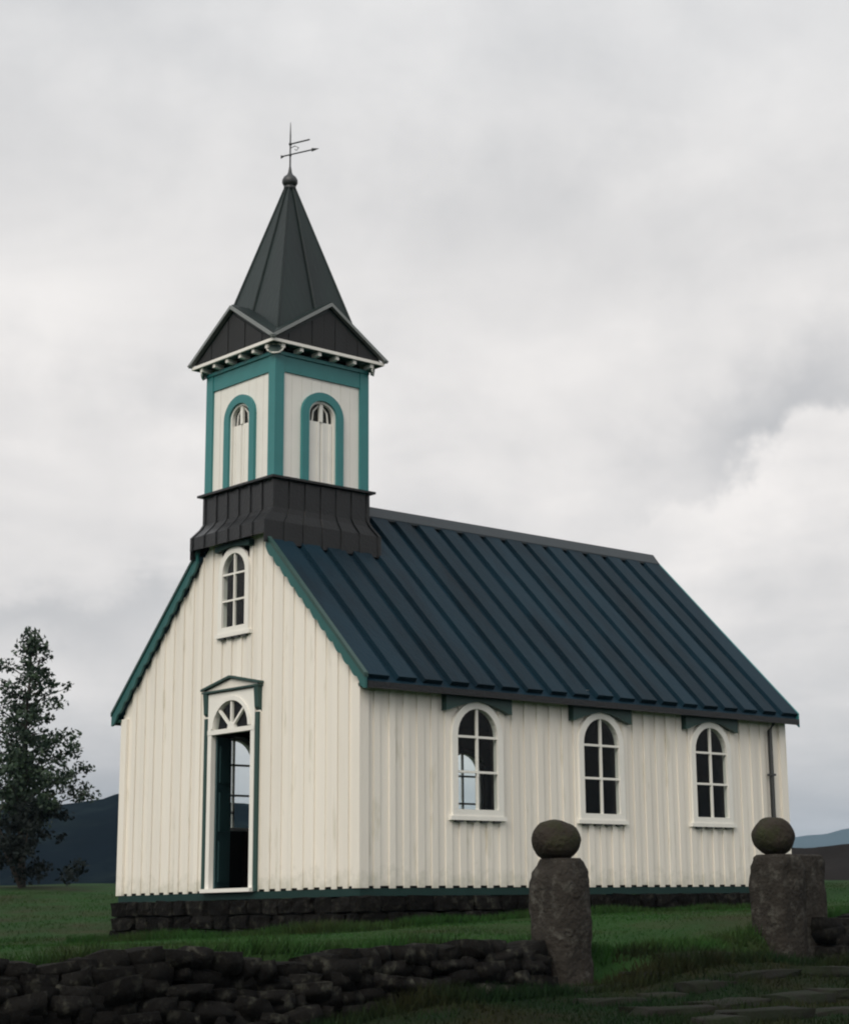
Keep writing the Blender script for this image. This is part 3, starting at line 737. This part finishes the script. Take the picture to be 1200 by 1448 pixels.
# skirt under the tower: flared boards, each on its own
skirt = MB().box((M - T + .03, TY - T + .03, 4.0), (M + T - .03, TY + T - .03, 5.05)).obj('tower_skirt', SKIRT, church)
OF = [.028, .028, .075, .19, .19]; OS = [.028, .028, .036, .07, .07]
for nm, P in face_iter():
    fb = nm in ('front', 'back')
    own, oth = (OF, OS) if fb else (OS, OF)
    zs_ = [5.055, 4.69, 4.62, 4.50, 4.335 if nm == 'front' else (4.22 if nm in ('right', 'left') else 4.25)]
    nb = 6
    def uu(f, i): return (f * 2 - 1) * (T + oth[i])
    fs = [(0, 1, 2, 3), (19, 18, 17, 16)]
    for i in range(4):
        for q in range(4): fs.append((4 * i + q, 4 * i + 4 + q, 4 * i + 4 + (q + 1) % 4, 4 * i + (q + 1) % 4))
    for k in range(nb):
        f0, f1 = k / nb, (k + 1) / nb; vs = []
        for i, z in enumerate(zs_):
            o = own[i]; w0, w1 = uu(f0, i) + .004, uu(f1, i) - .004
            vs += [P(w0, z, o), P(w1, z, o), P(w1, z, o - .025), P(w0, z, o - .025)]
        MB().add(vs, fs).obj('skirt_board', SKIRT, skirt)
    for k in range(nb + 1):
        vs = []
        for i, z in enumerate(zs_):
            o = own[i]; c = uu(k / nb, i) * .985
            z2 = z - (.006 if i == 4 else .004 if i == 0 else 0)
            vs += [P(c - .028, z2, o + .002), P(c - .022, z2, o + .015), P(c + .022, z2, o + .015), P(c + .028, z2, o + .002)]
        MB().add(vs, fs).obj('skirt_batten', SKIRT, skirt)
MB().box((M - T - .10, TY - T - .10, 5.055), (M + T + .10, TY + T + .10, 5.085)).obj('skirt_flashing', SKIRT, skirt)

# ------------------------------------------------------------------ stones
def stone_mesh(name, seed, rough=.10, boxy=.72):
    r = random.Random(seed); vs = {}; fs = []
    def key(i, j, k):
        if (i, j, k) not in vs:
            p = Vector((i - 1, j - 1, k - 1)); q = p.normalized() * 1.0
            p = p.lerp(q, 1 - boxy) ; p = Vector([c + r.uniform(-rough, rough) for c in p]); vs[(i, j, k)] = (len(vs), p * .5)
        return vs[(i, j, k)][0]
    for a in range(2):
        for b in range(2):
            for c in (0, 2):
                fs.append([key(c, a, b), key(c, a + 1, b), key(c, a + 1, b + 1), key(c, a, b + 1)])
                fs.append([key(a, c, b), key(a + 1, c, b), key(a + 1, c, b + 1), key(a, c, b + 1)])
                fs.append([key(a, b, c), key(a + 1, b, c), key(a + 1, b + 1, c), key(a, b + 1, c)])
    return [v[1] for v in sorted(vs.values(), key=lambda t_: t_[0])], fs
STONES = {}
def stone_set(m, tagn, n=8, smooth=True, **k):
    out_ = []
    for i in range(n):
        v, f = stone_mesh(tagn, 100 + i * 7 + len(tagn), **k)
        me = bpy.data.meshes.new('stone'); me.from_pydata([tuple(x) for x in v], [], f)
        bm = bmesh.new(); bm.from_mesh(me); bmesh.ops.recalc_face_normals(bm, faces=bm.faces[:]); bm.to_mesh(me); bm.free()
        (me.shade_smooth() if smooth else None); me.materials.append(m); out_.append(me)
    return out_
SB = stone_set(STONE, 'basalt', 14, boxy=.62, rough=.14); SP = stone_set(SLAB, 'slab', 10, boxy=.68, rough=.13)
def stone(me, loc, size, rot, parent, name='stone'):
    o = bpy.data.objects.new(name, me); COL.objects.link(o); o.location = loc; o.scale = size; o.rotation_euler = rot
    attach(o, parent); return o
# foundation
SF = stone_set(STONE, 'footing', 12, False, boxy=.72, rough=.12)
fnd = MB().box((-WID + .04, .04, -1.2), (-.04, L - .04, -.11)).obj('foundation', STONE, church)
for P, u0, u1, low in ((Pf, -WID - .02, .03, lambda u: -.80), (Ps, -.02, L, lambda u: -.62)):
    z = -.10; row = 0
    while z > -.80:
        h = random.uniform(.14, .19); u = u0 - random.uniform(0, .15)
        while u < u1 - .05:
            wd = random.uniform(.22, .52); wd = min(wd, u1 - u)
            if z > low(u):
                c = P(u + wd / 2, z - h / 2, -.02 + random.uniform(-.02, .025)); sz = (wd * 1.0, .24, h * 1.03) if P is Pf else (.24, wd * 1.0, h * 1.03)
                stone(random.choice(SF), c, sz, (random.uniform(-.05, .05), random.uniform(-.05, .05), random.uniform(-.05, .05)), fnd)
            u += wd + .012
        z -= h + .008; row += 1
# dry stone walls of the churchyard
def dry_wall(label, y0, y1, top, foot):
    xw = 4.9
    wall = tag(empty('dry_stone_wall', (xw, (y0 + y1) / 2, foot((y0 + y1) / 2))), label, 'stone wall', 'dry stone churchyard walls')
    y = y0
    rows = 9
    for r_ in range(rows):
        y = y0 - random.uniform(0, .2)
        while y < y1:
            wd = random.uniform(.14, .36); ym = y + wd / 2
            if ym > y1: break
            zt, zf = top(ym), foot(ym) - .06; h = .11 * random.uniform(.8, 1.35); zc = zt - .05 - .095 * r_ + .03 * math.sin(ym * 3 + r_)
            if zc < zf - .03: y += wd; continue
            lean = .02 + .042 * r_
            stone(random.choice(SB), (xw + lean + random.uniform(-.04, .05), ym, zc + random.uniform(-.015, .015)), (random.uniform(.3, .42), wd * 1.16, h * 1.34),
                  (random.uniform(-.18, .18), random.uniform(-.14, .14), random.uniform(-.3, .3)), wall)
            if r_ == 0 and random.random() < .6:
                stone(random.choice(SB), (xw - .22 + random.uniform(-.05, .05), ym + random.uniform(-.1, .1), zc - .02), (.34, wd, h), (0, 0, random.uniform(-.4, .4)), wall)
            y += wd + .004
    return wall
dry_wall('low dark dry stone wall running left from the stout left gate post', -8.9, -2.0, lambda y: -.60 + .035 * math.sin(y * 1.7) + .02 * math.sin(y * 4.1), lambda y: -1.0 - .34 * min(1, max(0, (-3.6 - y) / 2.2)))
dry_wall('short dark dry stone wall running right behind the blocky right gate post', 2.0, 7.2, lambda y: -.41 + .03 * math.sin(y * 2.1), lambda y: -.86)

# gate posts
def rough_column(mb, c, prof, sq, seed, amp, seg=36, yscale=1.0):
    vs = []; fs = []
    for r, z in prof:
        for k in range(seg):
            a = 2 * math.pi * k / seg; ca, sa = math.cos(a), math.sin(a)
            q = (abs(ca) ** sq + abs(sa) ** sq) ** (-1 / sq)
            p = Vector((ca * r * q, sa * r * q * yscale, z))
            n = noise.fractal(p * 5 + Vector((seed, 0, 0)), 1, 2, 4) * amp + noise.noise(p * 2.2 + Vector((0, seed, 0))) * amp * .8
            p.x += ca * n; p.y += sa * n
            vs.append((c[0] + p.x, c[1] + p.y, c[2] + p.z))
    for i in range(len(prof) - 1):
        for k in range(seg): fs.append((i * seg + k, i * seg + (k + 1) % seg, (i + 1) * seg + (k + 1) % seg, (i + 1) * seg + k))
    fs.append(tuple(range(seg - 1, -1, -1))); fs.append(tuple((len(prof) - 1) * seg + k for k in range(seg)))
    mb.add(vs, fs)
def rough_ball(mb, c, r, seed, amp):
    m_ = MB().ell((0, 0, 0), r, 32, 20); vs = []
    for v in m_.v:
        p = Vector(v); d = p.normalized(); vs.append(Vector(c) + p + d * noise.fractal(p * 6 + Vector((seed, seed, 0)), 1, 2, 4) * amp)
    mb.add(vs, m_.f)
def densify(prof, n=7):
    o = []
    for a, b in zip(prof, prof[1:]):
        for k in range(n): o.append((a[0] + (b[0] - a[0]) * k / n, a[1] + (b[1] - a[1]) * k / n))
    return o + [prof[-1]]
gp = tag(empty('gate_post', (4.9, -1.70, -.9)), 'rounded dark stone gate post with squat ball, standing alone before the second church window', 'gate post', 'stone gate posts topped with balls')
mb = MB(); rough_column(mb, (4.9, -1.70, 0), densify([(.25, -1.2), (.245, -.75), (.235, -.35), (.232, -.05), (.215, .03), (.175, .11), (.15, .15)]), 3.0, 1.3, .027)
mb.obj('shaft', POSTM, gp, True)
mb = MB(); rough_ball(mb, (4.893, -1.727, .305), (.222, .222, .182), 2.2, .016); mb.obj('ball', BALLM, gp, True)
gp2 = tag(empty('gate_post', (4.76, 1.5, -.95)), 'broad blocky stone gate post with round ball, near the church downpipe', 'gate post', 'stone gate posts topped with balls')
mb = MB(); rough_column(mb, (4.77, 1.50, 0), densify([(.235, -1.2), (.228, -.6), (.225, .0), (.220, .12), (.20, .19), (.17, .215)]), 4.5, 4.7, .026)
mb.obj('shaft', POSTM, gp2, True)
mb = MB(); rough_column(mb, (4.76, 1.87, 0), densify([(.20, -1.2), (.195, -.3), (.19, .14), (.18, .20), (.15, .215)]), 6, 7.7, .018, yscale=1.25)
mb.obj('side_block', POSTM, gp2, True)
mb = MB(); rough_ball(mb, (4.75, 1.505, .395), (.218, .218, .195), 5.2, .012); mb.obj('ball', BALLM, gp2, True)

# stone steps leading up to the gate
steps = tag(empty('stone_steps', (6.2, -.6, -1.1)), 'worn flat stone steps climbing to the gate between the two ball-topped posts', 'stone steps')
for k, x in enumerate((5.2, 6.0, 6.85, 7.9)):
    y = -2.1 - k * .42
    while y < 2.4 - k * .15:
        wd = random.uniform(.32, .85); xm = x + random.uniform(-.10, .10)
        z = gz(xm, y + wd / 2)
        stone(random.choice(SP), (xm, y + wd / 2, z - .03 + random.uniform(-.03, .015)), (random.uniform(.26, .46), wd, random.uniform(.13, .20)), (random.uniform(-.04, .04), random.uniform(-.05, .05), random.uniform(-.12, .12)), steps, 'slab')
        y += wd + random.choice((.01, .03, .08, .3))

# ------------------------------------------------------------------ grass blades
def blades(n, x0, x1, y0, y1, hmin, hmax):
    x = rng.uniform(x0, x1, n); y = rng.uniform(y0, y1, n)
    keep = ~((x > -WID - .08) & (x < .10) & (y > -.10) & (y < L + .1)) & ~((x > 4.72) & (x < 5.22) & ((y < -1.4) | (y > 1.2)) & (rng.random(n) < .75))
    x, y = x[keep], y[keep]; z = ground(x, y) - .01; n = len(x)
    h = rng.uniform(hmin, hmax, n) * (0.6 + .8 * (np.sin(x * 2.1 + np.sin(y * 1.7)) * np.sin(y * 2.3) * .5 + .5)); a = rng.uniform(0, 2 * np.pi, n); w_ = rng.uniform(.005, .011, n); ln = rng.uniform(.2, .8, n) * h
    b = rng.uniform(0, 2 * np.pi, n)
    p0 = np.stack([x - np.cos(a) * w_, y - np.sin(a) * w_, z], 1); p1 = np.stack([x + np.cos(a) * w_, y + np.sin(a) * w_, z], 1)
    p2 = np.stack([x + np.cos(b) * ln, y + np.sin(b) * ln, z + h], 1)
    return np.stack([p0, p1, p2], 1).reshape(-1, 3)
parts = [blades(150000, -7, 4.75, -9.5, 11, .010, .036), blades(30000, -16, -6, -4, 9, .015, .05), blades(60000, 4.7, 10.5, -9.5, 4.5, .02, .07), blades(16000, 4.45, 4.85, -9, 7, .06, .16),
         blades(14000, 5.15, 5.5, -9, 7, .05, .16), blades(9000, -5.6, .6, -.45, -.08, .05, .16), blades(9000, .08, .42, -.3, 8, .04, .12)]
V3 = np.concatenate(parts); nb_ = len(V3) // 3
me = bpy.data.meshes.new('grass'); me.vertices.add(len(V3)); me.vertices.foreach_set('co', V3.astype(np.float32).ravel())
me.loops.add(len(V3)); me.loops.foreach_set('vertex_index', np.arange(len(V3), dtype=np.int32))
me.polygons.add(nb_); me.polygons.foreach_set('loop_start', np.arange(0, len(V3), 3, dtype=np.int32)); me.update(); me.validate()
me.materials.append(BLADE); me.materials.append(BBLADE)
me.polygons.foreach_set('material_index', (V3[::3, 0] > 4.95 + .25 * np.sin(V3[::3, 1] * 2.7)).astype(np.int32))
go = bpy.data.objects.new('grass', me); COL.objects.link(go)
tag(go, 'short dark green grass covering the churchyard and the bank below its wall', None, None, 'stuff')

# ------------------------------------------------------------------ tree and shrubs
def leaves(centres, radii, per, size, seed):
    r = np.random.default_rng(seed); out_ = []
    for c, rad in zip(centres, radii):
        n = int(per * (rad / .3) ** 2)
        d = r.normal(size=(n, 3)); d /= np.linalg.norm(d, axis=1)[:, None]; p = np.array(c) + d * (rad * r.random(n) ** .45)[:, None] * np.array([1, 1, .75])
        a = r.normal(size=(n, 3)); a /= np.linalg.norm(a, axis=1)[:, None]; b = np.cross(a, r.normal(size=(n, 3))); b /= np.linalg.norm(b, axis=1)[:, None]
        s = size * r.uniform(.6, 1.3, n)[:, None]
        out_.append(np.stack([p - a * s, p + b * s * .55, p + a * s, p - b * s * .55], 1).reshape(-1, 3))
    return np.concatenate(out_)
def leaf_obj(name, V, m, parent):
    n = len(V) // 4
    me = bpy.data.meshes.new(name); me.from_pydata(V.tolist(), [], np.arange(4 * n).reshape(n, 4).tolist()); me.materials.append(m)
    o = bpy.data.objects.new(name, me); COL.objects.link(o); attach(o, parent); return o
tb = Vector((-18.0, 5.75, 0)); tb.z = gz(tb.x, tb.y)
tree = tag(empty('birch_tree', tb), 'slender leafy tree with ragged pointed crown standing left of the church', 'tree')
r_ = random.Random(11)
trunk = MB(); H_ = 5.15
tp = [tb + Vector((.05 * math.sin(k * 1.3), .05 * math.cos(k * 1.7), H_ * k / 8 - .1)) for k in range(9)]
trunk.tube(tp, [.085 - .0092 * k for k in range(9)], 8); trunk_o = trunk.obj('trunk', BARK, tree, True)
cs, rs = [], []
right = Vector((R0.x, R0.y, 0)); fw = Vector((F.x, F.y, 0)).normalized()
nl = 64
for k in range(nl):
    f = k / (nl - 1); h = 1.15 + f * (H_ - 1.25)
    reach = (1.62 * (1 - f) ** .78 + .05) * r_.uniform(.40, 1.08)
    if k % 9 == 4: reach *= 1.12
    ang = k * 2.4 + r_.uniform(-.4, .4)
    d = Vector((math.cos(ang), math.sin(ang), 0))
    base = tb + Vector((0, 0, h)); tip = base + d * reach + Vector((0, 0, .45 * reach + r_.uniform(-.1, .15)))
    midp = base.lerp(tip, .5) + Vector((0, 0, .05))
    MB().tube([base, midp, tip], [.022 * (1.3 - f), .014, .004], 5).obj('limb', BARK, tree)
    nn = max(2, int(reach / .22))
    for q in range(1, nn + 1):
        if r_.random() < .30: continue
        p = base.lerp(tip, q / nn) + Vector((r_.uniform(-.1, .1), r_.uniform(-.1, .1), r_.uniform(-.08, .1)))
        cs.append(p); rs.append(r_.uniform(.12, .34) * (1.15 - .45 * f))
for k in range(7): cs.append(tb + Vector((r_.uniform(-.05, .05), r_.uniform(-.05, .05), H_ - .75 + k * .12))); rs.append(.15 - .013 * k)
leaf_obj('crown', leaves(cs, rs, 100, .054, 3), LEAF, tree)
def shrub(label, x, y, w_, h, seed):
    b = Vector((x, y, gz(x, y))); s = tag(empty('shrub', b), label, 'shrub', 'dark shrubs beside the tree')
    r = random.Random(seed); cs, rs = [], []
    for k in range(5):
        a = r.uniform(0, 6.28); tip = b + Vector((math.cos(a) * w_ * .6, math.sin(a) * w_ * .6, h * .8))
        MB().tube([b + Vector((0, 0, -.05)), b.lerp(tip, .5) + Vector((0, 0, .1)), tip], [.03, .02, .008], 5).obj('stem', BARK, s)
    for k in range(34):
        a = r.uniform(0, 6.28); q = r.random() ** .6; zz_ = r.uniform(.12, 1)
        env = math.sqrt(max(.05, 1 - (zz_ - .35) ** 2 * 1.9))
        cs.append(b + Vector((math.cos(a) * w_ * q * env, math.sin(a) * w_ * q * env, h * zz_))); rs.append(r.uniform(.16, .30))
    leaf_obj('foliage', leaves(cs, rs, 120, .055, seed), BUSHM, s)
shrub('low dark shrub at the foot of the slender tree, nearer the church', -17.5, 5.5, 1.25, 1.6, 5)
shrub('larger dark shrub at the left picture edge behind the slender tree', -18.9, 5.2, 1.8, 2.1, 9)

# ------------------------------------------------------------------ air
hz = MB().box((-4300, -4300, -8), (4300, 4300, 175)).obj('haze', HILL, None); hz.data.materials.clear()
hm = bpy.data.materials.new('haze'); hm.use_nodes = True; ht = hm.node_tree; ht.nodes.clear()
ho = ht.nodes.new('ShaderNodeOutputMaterial'); pv = ht.nodes.new('ShaderNodeVolumePrincipled')
pv.inputs['Color'].default_value = (.54, .77, 1.0, 1); pv.inputs['Density'].default_value = .00014
ht.links.new(pv.outputs[0], ho.inputs['Volume']); hz.data.materials.append(hm); hz['kind'] = 'stuff'
